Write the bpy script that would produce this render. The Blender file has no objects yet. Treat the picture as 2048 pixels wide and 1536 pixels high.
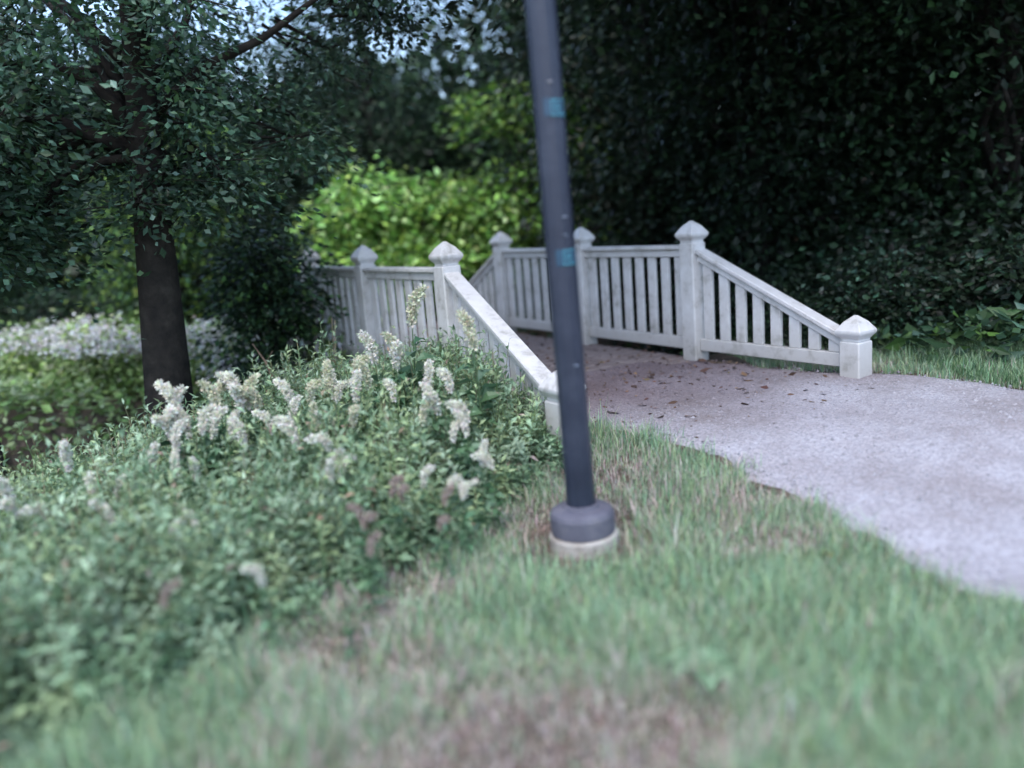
import bpy, math, random
import numpy as np
from mathutils import Matrix, Vector

scene = bpy.context.scene
col = scene.collection
rng = np.random.default_rng(7)
random.seed(7)

# ------------------------------------------------------------------ camera
F_PX, PITCH, ROLL, CAM_Z = 1600.0, math.radians(11.5), math.radians(-4.5), 1.4
CAM_M = Matrix.Rotation(math.pi / 2 - PITCH, 3, 'X') @ Matrix.Rotation(ROLL, 3, 'Z')
cam_data = bpy.data.cameras.new('camera')
cam = bpy.data.objects.new('camera', cam_data)
col.objects.link(cam)
cam.location = (0, 0, CAM_Z)
cam.rotation_euler = CAM_M.to_euler()
cam_data.sensor_width = 36.0
cam_data.lens = 36.0 * F_PX / 2048
cam_data.clip_start = 0.05
cam_data.clip_end = 400
cam_data.dof.use_dof = True
cam_data.dof.focus_distance = 5.1
cam_data.dof.aperture_fstop = 0.47
scene.camera = cam

# ------------------------------------------------------------------ light
SUN_EL, SUN_AZ = math.radians(62), math.radians(195)      # azimuth clockwise from +Y
world = bpy.data.worlds.new('World')
scene.world = world
world.use_nodes = True
wn = world.node_tree
wn.nodes.clear()
sky = wn.nodes.new('ShaderNodeTexSky')
sky.sky_type = 'NISHITA'
sky.sun_disc = False
sky.sun_elevation = SUN_EL
sky.sun_rotation = SUN_AZ
sky.air_density = 1.0
sky.dust_density = 1.8
sky.ozone_density = 1.5
bgn = wn.nodes.new('ShaderNodeBackground')
bgn.inputs['Strength'].default_value = 0.15
won = wn.nodes.new('ShaderNodeOutputWorld')
wn.links.new(sky.outputs[0], bgn.inputs[0])
wn.links.new(bgn.outputs[0], won.inputs[0])
sd = bpy.data.lights.new('sun', 'SUN')
sd.energy = 0.5
sd.angle = math.radians(40)
sd.color = (1.0, 0.975, 0.96)
sun = bpy.data.objects.new('sun', sd)
col.objects.link(sun)
sdir = Vector((math.sin(SUN_AZ) * math.cos(SUN_EL), math.cos(SUN_AZ) * math.cos(SUN_EL), math.sin(SUN_EL)))
sun.rotation_euler = sdir.to_track_quat('Z', 'Y').to_euler()
sun.location = (0, 0, 30)
scene.view_settings.view_transform = 'Standard'
scene.view_settings.look = 'None'
scene.view_settings.exposure = 1.65
scene.view_settings.gamma = 1.0
scene.view_settings.use_curve_mapping = False
scene.render.engine = 'CYCLES'
scene.cycles.max_bounces = 6
scene.cycles.transparent_max_bounces = 4

# ------------------------------------------------------------------ helpers
def at(px, py, Y):
    """world point at forward distance Y seen at photo pixel px, py"""
    d = CAM_M @ Vector(((px - 1024) / F_PX, -(py - 768) / F_PX, -1.0))
    return Vector((0, 0, CAM_Z)) + d * (Y / d.y)

def sm(a, b, t):
    t = np.clip((np.asarray(t, float) - a) / (b - a), 0, 1)
    return t * t * (3 - 2 * t)

_off = np.random.default_rng(3).uniform(0, 6.28, (40,))
def wav(x, y, f, k=0):
    """cheap smooth noise, about -1..1"""
    x = np.asarray(x, float); y = np.asarray(y, float)
    v = 0
    for i in range(5):
        a = _off[(k * 7 + i) % 40]
        v = v + np.sin(f * (1 + .31 * i) * (x * math.cos(a * 3) + y * math.sin(a * 3)) + a * 5)
    return v / 2.6

DECK_Z = 0.14
U = np.array([-0.524, 0.852])       # along the bridge
N = np.array([0.852, 0.524])        # across it, to the right
BC = np.array([-0.35, 8.25])        # middle of the bridge

def terrain(x, y):
    x = np.asarray(x, float); y = np.asarray(y, float)
    z = 0.17 * sm(3.2, 5.3, y + 0.40 * x) - .03
    # the lawn falls to the left where the creek bank starts
    z = z - 0.30 * sm(0.9, 4.5, -x + 0.15 * (y - 3)) * sm(1.0, 4.0, y)
    s = (x - BC[0]) * U[0] + (y - BC[1]) * U[1]
    w = (x - BC[0]) * N[0] + (y - BC[1]) * N[1]
    s = s + 0.35 * np.sin(w * 0.5)
    gd = 1.15 * (1 / (1 + np.abs(s / 1.3) ** 8))
    z = z - gd
    z = z + 0.03 * wav(x, y, 1.3, 1) * sm(2.0, 5.0, np.hypot(x - 1, y - 4))
    z = z + 0.11 * np.maximum(0, np.hypot(x, y) - 17)
    return z

MATS = {}
def new_mat(name):
    m = bpy.data.materials.new(name)
    m.use_nodes = True
    nt = m.node_tree
    for n in list(nt.nodes):
        nt.nodes.remove(n)
    out = nt.nodes.new('ShaderNodeOutputMaterial')
    MATS[name] = m
    return m, nt, out

def noise(nt, scale, detail=5, rough=.6, coord='Object'):
    tc = nt.nodes.new('ShaderNodeTexCoord')
    n = nt.nodes.new('ShaderNodeTexNoise')
    n.inputs['Scale'].default_value = scale
    n.inputs['Detail'].default_value = detail
    n.inputs['Roughness'].default_value = rough
    nt.links.new(tc.outputs[coord], n.inputs['Vector'])
    return n

def ramp(nt, src, stops):
    r = nt.nodes.new('ShaderNodeValToRGB')
    e = r.color_ramp.elements
    while len(e) < len(stops):
        e.new(0.5)
    for i, (p, c) in enumerate(stops):
        e[i].position = p
        e[i].color = (*c, 1)
    nt.links.new(src, r.inputs[0])
    return r

def mix(nt, a, b, f, mode='MIX'):
    m = nt.nodes.new('ShaderNodeMix')
    m.data_type = 'RGBA'
    m.blend_type = mode
    for v, s in ((f, m.inputs[0]), (a, m.inputs[6]), (b, m.inputs[7])):
        if hasattr(v, 'is_linked'):
            nt.links.new(v, s)
        else:
            s.default_value = v if not isinstance(v, tuple) else (*v, 1)
    return m.outputs[2]

def bump(nt, h, strength, dist=.01):
    b = nt.nodes.new('ShaderNodeBump')
    b.inputs['Strength'].default_value = strength
    b.inputs['Distance'].default_value = dist
    nt.links.new(h, b.inputs['Height'])
    return b.outputs[0]

def solid(name, stops, scale=8, rough=.6, bumps=.3, bscale=60, spec=.5, detail=6, metallic=0):
    m, nt, out = new_mat(name)
    p = nt.nodes.new('ShaderNodeBsdfPrincipled')
    n = noise(nt, scale, detail)
    r = ramp(nt, n.outputs[0], stops)
    nt.links.new(r.outputs[0], p.inputs['Base Color'])
    p.inputs['Roughness'].default_value = rough
    p.inputs['Specular IOR Level'].default_value = spec
    p.inputs['Metallic'].default_value = metallic
    if bumps:
        n2 = noise(nt, bscale, 4)
        nt.links.new(bump(nt, n2.outputs[0], bumps), p.inputs['Normal'])
    nt.links.new(p.outputs[0], out.inputs[0])
    return m

def leafy(name, rough=.45, trans=.25, spec=.35):
    """leaf colour from the leaf's own 'tint' attribute"""
    m, nt, out = new_mat(name)
    a = nt.nodes.new('ShaderNodeAttribute')
    a.attribute_name = 'tint'
    p = nt.nodes.new('ShaderNodeBsdfPrincipled')
    nt.links.new(a.outputs['Color'], p.inputs['Base Color'])
    p.inputs['Roughness'].default_value = rough
    p.inputs['Specular IOR Level'].default_value = spec
    t = nt.nodes.new('ShaderNodeBsdfTranslucent')
    nt.links.new(a.outputs['Color'], t.inputs['Color'])
    mx = nt.nodes.new('ShaderNodeMixShader')
    mx.inputs[0].default_value = trans
    nt.links.new(p.outputs[0], mx.inputs[1])
    nt.links.new(t.outputs[0], mx.inputs[2])
    nt.links.new(mx.outputs[0], out.inputs[0])
    return m

def ground_mat():
    m, nt, out = new_mat('ground_soil')
    p = nt.nodes.new('ShaderNodeBsdfPrincipled')
    n1 = noise(nt, 2.2, 8, .65)
    r1 = ramp(nt, n1.outputs[0], [(.3, (.07, .065, .045)), (.5, (.16, .13, .105)), (.7, (.29, .235, .20))])
    n2 = noise(nt, 38, 6, .7)
    r2 = ramp(nt, n2.outputs[0], [(.3, (.45, .45, .45)), (.7, (1.15, 1.1, 1.05))])
    nt.links.new(mix(nt, r1.outputs[0], r2.outputs[0], 1.0, 'MULTIPLY'), p.inputs['Base Color'])
    p.inputs['Roughness'].default_value = .95
    p.inputs['Specular IOR Level'].default_value = .15
    nt.links.new(bump(nt, n2.outputs[0], .9, .03), p.inputs['Normal'])
    nt.links.new(p.outputs[0], out.inputs[0])
    return m

def path_mat():
    m, nt, out = new_mat('path_gravel')
    p = nt.nodes.new('ShaderNodeBsdfPrincipled')
    v = nt.nodes.new('ShaderNodeTexVoronoi')
    tc = nt.nodes.new('ShaderNodeTexCoord')
    v.inputs['Scale'].default_value = 90
    nt.links.new(tc.outputs['Object'], v.inputs['Vector'])
    sep = nt.nodes.new('ShaderNodeSeparateColor')
    nt.links.new(v.outputs['Color'], sep.inputs[0])
    r1 = ramp(nt, sep.outputs[0], [(0, (.28, .275, .30)), (.5, (.36, .355, .39)), (1, (.44, .435, .475))])
    n1 = noise(nt, 1.6, 9, .7)
    r2 = ramp(nt, n1.outputs[0], [(.30, (.62, .56, .52)), (.60, (1, 1, 1))])
    c = mix(nt, r1.outputs[0], r2.outputs[0], 1.0, 'MULTIPLY')
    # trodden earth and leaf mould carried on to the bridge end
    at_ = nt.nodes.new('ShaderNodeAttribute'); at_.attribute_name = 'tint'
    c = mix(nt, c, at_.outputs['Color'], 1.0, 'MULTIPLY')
    nt.links.new(c, p.inputs['Base Color'])
    p.inputs['Roughness'].default_value = .85
    p.inputs['Specular IOR Level'].default_value = .3
    nt.links.new(bump(nt, v.outputs['Distance'], .6, .008), p.inputs['Normal'])
    nt.links.new(p.outputs[0], out.inputs[0])
    return m

def paint_mat():
    """old white gloss paint, grimy and slightly green near the bottom of the boards"""
    m, nt, out = new_mat('white_paint')
    p = nt.nodes.new('ShaderNodeBsdfPrincipled')
    geo = nt.nodes.new('ShaderNodeNewGeometry')
    n1 = nt.nodes.new('ShaderNodeTexNoise')
    n1.inputs['Scale'].default_value = 7
    n1.inputs['Detail'].default_value = 8
    n1.inputs['Roughness'].default_value = .7
    nt.links.new(geo.outputs['Position'], n1.inputs['Vector'])
    r1 = ramp(nt, n1.outputs[0], [(.30, (.34, .33, .30)), (.46, (.57, .56, .545)), (.7, (.67, .67, .665))])
    sx = nt.nodes.new('ShaderNodeSeparateXYZ')
    nt.links.new(geo.outputs['Position'], sx.inputs[0])
    mr = nt.nodes.new('ShaderNodeMapRange')
    mr.inputs[1].default_value = .16
    mr.inputs[2].default_value = .50
    mr.inputs[3].default_value = .75
    mr.inputs[4].default_value = 0
    nt.links.new(sx.outputs[2], mr.inputs[0])
    mm = nt.nodes.new('ShaderNodeMath'); mm.operation = 'MULTIPLY'
    nt.links.new(mr.outputs[0], mm.inputs[0]); nt.links.new(n1.outputs[0], mm.inputs[1])
    c = mix(nt, r1.outputs[0], (.20, .17, .12), mm.outputs[0])
    nt.links.new(c, p.inputs['Base Color'])
    p.inputs['Roughness'].default_value = .42
    n2 = nt.nodes.new('ShaderNodeTexNoise'); n2.inputs['Scale'].default_value = 45; n2.inputs['Detail'].default_value = 5
    nt.links.new(geo.outputs['Position'], n2.inputs['Vector'])
    nt.links.new(bump(nt, n2.outputs[0], .25, .004), p.inputs['Normal'])
    nt.links.new(p.outputs[0], out.inputs[0])
    return m

M_GROUND, M_PATH, M_PAINT = ground_mat(), path_mat(), paint_mat()
M_LEAF = leafy('foliage')
M_GRASS = leafy('grass_blade', rough=.6, trans=.3, spec=.2)
M_PETAL = leafy('petals', rough=.7, trans=.3, spec=.2)
M_BARK = solid('bark', [(.3, (.012, .011, .010)), (.55, (.028, .024, .020)), (.75, (.05, .044, .036))], 9, .9, 1.0, 30, .2)
M_TWIG = solid('dead_twig', [(.3, (.07, .05, .035)), (.7, (.16, .12, .09))], 20, .85, .5, 60, .2)
M_POLE = solid('pole_paint', [(.3, (.016, .020, .036)), (.5, (.024, .030, .050)), (.72, (.042, .050, .075))], 5, .38, .25, 90, .5)
M_RING = solid('base_cover_paint', [(.3, (.075, .075, .10)), (.55, (.11, .11, .14)), (.8, (.17, .165, .18))], 9, .6, .4, 60, .4)
M_CONC = solid('concrete', [(.3, (.26, .23, .20)), (.55, (.42, .39, .35)), (.8, (.55, .52, .48))], 10, .9, .7, 80, .2)
M_DECK = solid('deck_wood', [(.3, (.12, .095, .09)), (.5, (.20, .165, .16)), (.75, (.28, .24, .23))], 6, .85, .7, 40, .25)
M_STEEL = solid('bright_steel', [(.3, (.6, .6, .62)), (.7, (.8, .8, .82))], 20, .25, 0, 1, .5, metallic=1)
M_STICK = solid('teal_sticker', [(.3, (.018, .045, .085)), (.6, (.022, .065, .11)), (.8, (.03, .09, .14))], 30, .4, .1, 60)
M_STICKL = solid('teal_print', [(.3, (.05, .24, .30)), (.7, (.08, .32, .38))], 30, .45, 0, 60)
M_WATER = solid('creek_water', [(.3, (.012, .014, .010)), (.7, (.03, .03, .022))], 3, .06, .15, 14, .5)
M_STONE = solid('stone', [(.3, (.14, .135, .13)), (.6, (.27, .26, .26)), (.8, (.40, .39, .39))], 14, .85, .5, 60, .3)

def mesh_np(name, verts, faces, mat, tint=None, smooth=False):
    """verts (n,3), faces (m,k) all with k corners; tint (n,3) per vertex"""
    me = bpy.data.meshes.new(name)
    verts = np.ascontiguousarray(verts, dtype=np.float32)
    faces = np.ascontiguousarray(faces, dtype=np.int32)
    m, k = faces.shape
    me.vertices.add(len(verts)); me.vertices.foreach_set('co', verts.ravel())
    me.loops.add(m * k); me.loops.foreach_set('vertex_index', faces.ravel())
    me.polygons.add(m); me.polygons.foreach_set('loop_start', np.arange(0, m * k, k, dtype=np.int32))
    me.polygons.foreach_set('use_smooth', np.full(m, smooth))
    if tint is not None:
        ca = me.color_attributes.new('tint', 'FLOAT_COLOR', 'POINT')
        c = np.ones((len(verts), 4), np.float32); c[:, :3] = tint
        ca.data.foreach_set('color', c.ravel())
    me.update(calc_edges=True)
    me.materials.append(mat)
    return me

def link(name, me, parent=None, loc=None):
    o = bpy.data.objects.new(name, me)
    col.objects.link(o)
    if parent is not None:
        o.parent = parent
    if loc is not None:
        o.location = loc
    return o

def tag(o, label=None, cat=None, group=None, kind=None):
    for k, v in (('label', label), ('category', cat), ('group', group), ('kind', kind)):
        if v:
            o[k] = v
    return o

def empty(name, loc, label, cat, group=None, rz=0, scale=1):
    o = bpy.data.objects.new(name, None)
    col.objects.link(o)
    o.location = loc
    o.rotation_euler = (0, 0, rz)
    o.scale = (scale,) * 3
    o.empty_display_size = .1
    return tag(o, label, cat, group)

def copy_tree(root):
    c = root.copy(); col.objects.link(c)
    for ch in list(root.children):
        d = ch.copy(); col.objects.link(d); d.parent = c
        for g in ch.children:
            e = g.copy(); col.objects.link(e); e.parent = d
    return c

class Geo:
    """collects quads / tris as lists, for hand-shaped pieces"""
    def __init__(s): s.v = []; s.f = []
    def box(s, c, size, rot=None, bevel=.004):
        """bevelled box: centre, size, 3x3 rotation"""
        import bmesh
        bm = bmesh.new()
        bmesh.ops.create_cube(bm, size=1)
        bmesh.ops.scale(bm, vec=size, verts=bm.verts)
        if bevel:
            bmesh.ops.bevel(bm, geom=bm.edges[:], offset=bevel, segments=1, affect='EDGES')
        if rot is not None:
            bmesh.ops.rotate(bm, matrix=rot, verts=bm.verts)
        b = len(s.v)
        for v in bm.verts: s.v.append(tuple(v.co + Vector(c)))
        bm.verts.index_update()
        for f in bm.faces: s.f.append([b + v.index for v in f.verts])
        bm.free(); return s
    def tube(s, pts, rad, n=8, cap=True):
        b = len(s.v)
        pts = [Vector(p) for p in pts]
        for i, p in enumerate(pts):
            d = (pts[min(i + 1, len(pts) - 1)] - pts[max(i - 1, 0)]).normalized()
            a = d.orthogonal().normalized() if abs(d.z) > .9 else d.cross(Vector((0, 0, 1))).normalized()
            if abs(d.z) > .9: a = d.cross(Vector((0, 1, 0))).normalized()
            c = d.cross(a)
            r = rad[i] if hasattr(rad, '__len__') else rad
            for k in range(n):
                t = 2 * math.pi * k / n
                s.v.append(tuple(p + a * (r * math.cos(t)) + c * (r * math.sin(t))))
        for i in range(len(pts) - 1):
            for k in range(n):
                k2 = (k + 1) % n
                s.f.append([b + i * n + k, b + i * n + k2, b + (i + 1) * n + k2, b + (i + 1) * n + k])
        if cap:
            s.f.append([b + k for k in range(n)][::-1])
            s.f.append([b + (len(pts) - 1) * n + k for k in range(n)])
        return s
    def lathe(s, prof, n=32, wob=0):
        b = len(s.v)
        for r, z in prof:
            for k in range(n):
                t = 2 * math.pi * k / n
                rr = r * (1 + wob * math.sin(3 * t + 1) + wob * .7 * math.sin(7 * t))
                s.v.append((rr * math.cos(t), rr * math.sin(t), z))
        for i in range(len(prof) - 1):
            for k in range(n):
                k2 = (k + 1) % n
                s.f.append([b + i * n + k, b + i * n + k2, b + (i + 1) * n + k2, b + (i + 1) * n + k])
        s.f.append([b + (len(prof) - 1) * n + k for k in range(n)])
        s.f.append([b + k for k in range(n)][::-1])
        return s
    def mesh(s, name, mat, smooth=False):
        me = bpy.data.meshes.new(name)
        me.from_pydata([tuple(v) for v in s.v], [], s.f)
        me.materials.append(mat)
        if smooth:
            me.polygons.foreach_set('use_smooth', [True] * len(me.polygons))
        me.update()
        return me

# ------------------------------------------------------------------ ground
xs = np.unique(np.concatenate([np.linspace(-90, -14, 20), np.arange(-14, -6, .5), np.arange(-6, 6, .1), np.arange(6, 14, .5), np.linspace(14, 90, 20)]).round(3))
ys = np.unique(np.concatenate([np.linspace(-60, -3, 14), np.arange(-3, 13, .1), np.arange(13, 24, .5), np.linspace(24, 110, 24)]).round(3))
X, Y = np.meshgrid(xs, ys)
Z = terrain(X, Y) + .012 * wav(X, Y, 5, 2)
# bed under the gravel is scooped a little so that the path sheet lies clear of it
nx, ny = len(xs), len(ys)
idx = np.arange(nx * ny).reshape(ny, nx)
fs = np.stack([idx[:-1, :-1], idx[:-1, 1:], idx[1:, 1:], idx[1:, :-1]], -1).reshape(-1, 4)
g = link('ground', mesh_np('ground', np.stack([X, Y, Z], -1).reshape(-1, 3), fs, M_GROUND, smooth=True))
tag(g, 'brown and green park ground falling away to a creek on the left', kind='structure')

# water lying in the gully
wt = np.linspace(-7.5, 6, 40)
cv = []
for w in wt:
    c = BC + N * w - U * (0.35 * math.sin(w * .5))
    for k in (-1, 1):
        q = c + U * k * .95
        cv.append((q[0], q[1], -0.86 + 0.0))
cf = [[2 * i, 2 * i + 2, 2 * i + 3, 2 * i + 1] for i in range(len(wt) - 1)]
tag(link('creek', mesh_np('creek', np.array(cv), np.array(cf), M_WATER)), 'dark still creek water in the gully under the bridge', kind='structure')

# ------------------------------------------------------------------ gravel path
PL = [(-.33, 6.25), (-.22, 5.8), (.02, 5.2), (.28, 4.85), (.62, 4.62), (.98, 4.12), (1.27, 3.5), (1.40, 3.05), (1.53, 2.66), (1.70, 2.3), (1.95, 1.5), (2.2, .2), (2.4, -3)]
PR = [(1.50, 6.72), (1.78, 6.28), (2.2, 5.75), (2.62, 5.48), (2.92, 5.2), (3.12, 4.78), (3.55, 4.25), (4.1, 3.7), (4.7, 3.1), (5.4, 2.5), (5.9, 1.5), (6.2, .2), (6.6, -3)]
def resample(P, n):
    P = np.array(P, float); t = np.linspace(0, len(P) - 1, n)
    i = np.minimum(t.astype(int), len(P) - 2); f = (t - i)[:, None]
    # catmull-rom
    p0 = P[np.maximum(i - 1, 0)]; p1 = P[i]; p2 = P[i + 1]; p3 = P[np.minimum(i + 2, len(P) - 1)]
    return .5 * ((2 * p1) + (-p0 + p2) * f + (2 * p0 - 5 * p1 + 4 * p2 - p3) * f ** 2 + (-p0 + 3 * p1 - 3 * p2 + p3) * f ** 3)
def path_sheet(name, PLc, PRc, n, m, tintf):
    L = resample(PLc, n); Rr = resample(PRc, n)
    L = L + .035 * np.stack([wav(L[:, 0], L[:, 1], 9, 3), wav(L[:, 0], L[:, 1], 8, 1)], -1)
    Rr = Rr + .04 * np.stack([wav(Rr[:, 0], Rr[:, 1], 9, 3), wav(Rr[:, 0], Rr[:, 1], 8, 1)], -1)
    f = np.linspace(0, 1, m)[None, :, None]
    G = L[:, None] * (1 - f) + Rr[:, None] * f
    x, y = G[..., 0], G[..., 1]
    e = 4 * f[..., 0] * (1 - f[..., 0])
    z = terrain(x, y) + .012 * wav(x, y, 5, 2) + .012 + .012 * np.clip(e * 4, 0, 1)
    z[:, 0] -= .03; z[:, -1] -= .03
    ii = np.arange(n * m).reshape(n, m)
    ff = np.stack([ii[:-1, :-1], ii[:-1, 1:], ii[1:, 1:], ii[1:, :-1]], -1).reshape(-1, 4)
    v = np.stack([x, y, z], -1).reshape(-1, 3)
    return mesh_np(name, v, ff, M_PATH, tint=tintf(v), smooth=True)
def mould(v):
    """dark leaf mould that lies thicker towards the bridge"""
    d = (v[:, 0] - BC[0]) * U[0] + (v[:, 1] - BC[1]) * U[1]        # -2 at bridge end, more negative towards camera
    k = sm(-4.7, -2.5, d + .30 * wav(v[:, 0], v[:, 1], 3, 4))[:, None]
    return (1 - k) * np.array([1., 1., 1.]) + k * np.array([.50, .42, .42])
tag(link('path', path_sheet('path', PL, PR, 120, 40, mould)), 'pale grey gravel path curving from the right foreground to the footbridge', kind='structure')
# the path goes on over on the far side
far0 = BC + U * 2.3
PL2 = [tuple(far0 - N * .95), tuple(far0 - N * 1.0 + U * 1.2), tuple(far0 - N * 1.3 + U * 3), tuple(far0 - N * 2.2 + U * 6)]
PR2 = [tuple(far0 + N * .95), tuple(far0 + N * 1.0 + U * 1.2), tuple(far0 + N * .8 + U * 3), tuple(far0 - N * .1 + U * 6)]
o = link('path', path_sheet('path_far', PL2, PR2, 40, 12, lambda v: np.tile([.6, .52, .48], (len(v), 1))))
tag(o, 'gravel path going on beyond the footbridge', kind='structure')

def in_path(x, y, grow=0.0):
    """true where the near path lies (used to keep grass off it)"""
    L = resample(PL, 80); Rr = resample(PR, 80)
    poly = np.concatenate([L, Rr[::-1]])
    x = np.asarray(x); y = np.asarray(y)
    ins = np.zeros(x.shape, bool)
    j = len(poly) - 1
    for i in range(len(poly)):
        xi, yi = poly[i]; xj, yj = poly[j]
        if yi != yj:
            c = ((yi > y) != (yj > y)) & (x < (xj - xi) * (y - yi) / (yj - yi) + xi)
            ins ^= c
        j = i
    return ins

# loose pebbles, too many to count
def pebbles(n, seed):
    r = np.random.default_rng(seed)
    x = r.uniform(-.4, 5, n * 3); y = r.uniform(1.6, 6.6, n * 3)
    k = in_path(x, y); x, y = x[k][:n], y[k][:n]; n = len(x)
    z = terrain(x, y) + .012 * wav(x, y, 5, 2) + .024
    s = r.gamma(3, .0016, n)[:, None, None] + .002
    base = np.array([(1, 0, 0), (0, 1, 0), (-1, 0, 0), (0, -1, 0), (0, 0, .7), (0, 0, -.7)], float)
    v = base[None] * (1 + r.uniform(-.35, .35, (n, 6, 1))) * s
    a = r.uniform(0, 6.28, n); ca, sa = np.cos(a)[:, None], np.sin(a)[:, None]
    v = np.stack([v[..., 0] * ca - v[..., 1] * sa, v[..., 0] * sa + v[..., 1] * ca, v[..., 2]], -1)
    v += np.stack([x, y, z], -1)[:, None]
    f0 = np.array([(0, 1, 4), (1, 2, 4), (2, 3, 4), (3, 0, 4), (1, 0, 5), (2, 1, 5), (3, 2, 5), (0, 3, 5)])
    f = (f0[None] + (np.arange(n) * 6)[:, None, None]).reshape(-1, 3)
    g_ = r.uniform(.22, .37, n)[:, None] * np.array([.98, .96, 1.03])
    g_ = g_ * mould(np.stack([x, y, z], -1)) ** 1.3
    t = np.repeat(g_, 6, 0)
    me = mesh_np('pebbles', v.reshape(-1, 3), f, M_PEB, tint=t)
    return me
M_PEB = leafy('pebble_stone', rough=.8, trans=0.0, spec=.3)
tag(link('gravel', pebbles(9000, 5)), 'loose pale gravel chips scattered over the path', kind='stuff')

# ------------------------------------------------------------------ leaves toolkit
def leaves(P, D, W, L, tint, fold=.25, mat=None, name='leaves', rgen=None, curve=0.0):
    """P base (n,3), D direction (n,3) unit, L length, W half width; folded diamond with a pointed tip, 4 tris"""
    r = rgen or rng
    n = len(P)
    up = r.normal(size=(n, 3)) * .5 + np.array([0, 0, 1.0])
    S = np.cross(D, up); S /= np.linalg.norm(S, axis=1, keepdims=True) + 1e-9
    Nn = np.cross(S, D)
    L = L[:, None]; W = W[:, None]
    mid = P + D * L * .45 + Nn * L * .04
    tip = P + D * L - Nn * L * curve
    a = mid + S * W + Nn * W * fold
    b = mid - S * W + Nn * W * fold
    v = np.stack([P, a, mid, b, tip], 1).reshape(-1, 3)
    f0 = np.array([(0, 1, 2), (0, 2, 3), (1, 4, 2), (2, 4, 3)])
    f = (f0[None] + (np.arange(n) * 5)[:, None, None]).reshape(-1, 3)
    return mesh_np(name, v, f, mat or M_LEAF, tint=np.repeat(tint, 5, 0))

def leaves2(P, D, W, L, tint, mat=None, name='leaves', rgen=None):
    """cheaper: a bent rhomb, 2 tris"""
    r = rgen or rng
    n = len(P)
    up = r.normal(size=(n, 3)) * .55 + np.array([0, 0, 1.0])
    S = np.cross(D, up); S /= np.linalg.norm(S, axis=1, keepdims=True) + 1e-9
    Nn = np.cross(S, D)
    L = L[:, None]; W = W[:, None]
    m = P + D * L * .5
    v = np.stack([P, m + S * W - Nn * W * .2, P + D * L, m - S * W - Nn * W * .2], 1).reshape(-1, 3)
    b = (np.arange(n) * 4)[:, None]
    f = np.concatenate([b + [0, 1, 2], b + [0, 2, 3]], 0)
    return mesh_np(name, v, f, mat or M_LEAF, tint=np.repeat(tint, 4, 0))

def pal(n, cols, r, var=.25):
    """pick leaf colours from a palette, each a little different"""
    c = np.array(cols)[r.integers(0, len(cols), n)]
    return np.clip(c * (1 + r.normal(0, var, (n, 1))) * (1 + r.normal(0, .06, (n, 3))), .004, .9)

GREEN_DARK = [(.014, .029, .013), (.020, .040, .018), (.013, .025, .014)]
GREEN_MID = [(.040, .085, .035), (.055, .105, .045), (.035, .075, .040)]
GREEN_BLUE = [(.075, .14, .095), (.10, .17, .12), (.055, .11, .07)]
GREEN_LIME = [(.24, .44, .10), (.16, .33, .07), (.38, .55, .22), (.10, .23, .05), (.27, .42, .08)]
GREEN_YEL = [(.18, .28, .05), (.13, .24, .05), (.08, .16, .045)]

def crown(seed, blobs, per, size, cols, spread=.33, droop=.35, tint_var=.25, name='crown'):
    """blobs: (cx,cy,cz, rx,ry,rz, clumps). returns leaf mesh and clump centres"""
    r = np.random.default_rng(seed)
    C = []
    for cx, cy, cz, ax, ay, az, k in blobs:
        d = r.normal(size=(k, 3)); d /= np.linalg.norm(d, axis=1, keepdims=True)
        q = r.uniform(.25, 1, (k, 1)) ** .45
        C.append(np.array([cx, cy, cz]) + d * q * np.array([ax, ay, az]))
    C = np.concatenate(C)
    n = len(C)
    cnt = np.maximum(6, (per * r.uniform(.45, 1.5, n))).astype(int)
    ci = np.repeat(np.arange(n), cnt)
    m = len(ci)
    off = r.normal(size=(m, 3)) * np.array([spread, spread, spread * .55])
    off[:, 2] -= droop * .5 * (off[:, 0] ** 2 + off[:, 1] ** 2) / spread
    P = C[ci] + off
    D = off * np.array([1, 1, .4]) / spread + r.normal(size=(m, 3)) * .5 + np.array([0, 0, -droop])
    D /= np.linalg.norm(D, axis=1, keepdims=True)
    L = size * r.uniform(.6, 1.35, m)
    tc = pal(m, cols, r, tint_var) * (1 + r.normal(0, .32, (n, 1)).clip(-.6, 1.0))[ci]
    return leaves2(P, D, L * .30, L, np.clip(tc, .004, .9), name=name, rgen=r), C

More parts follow.
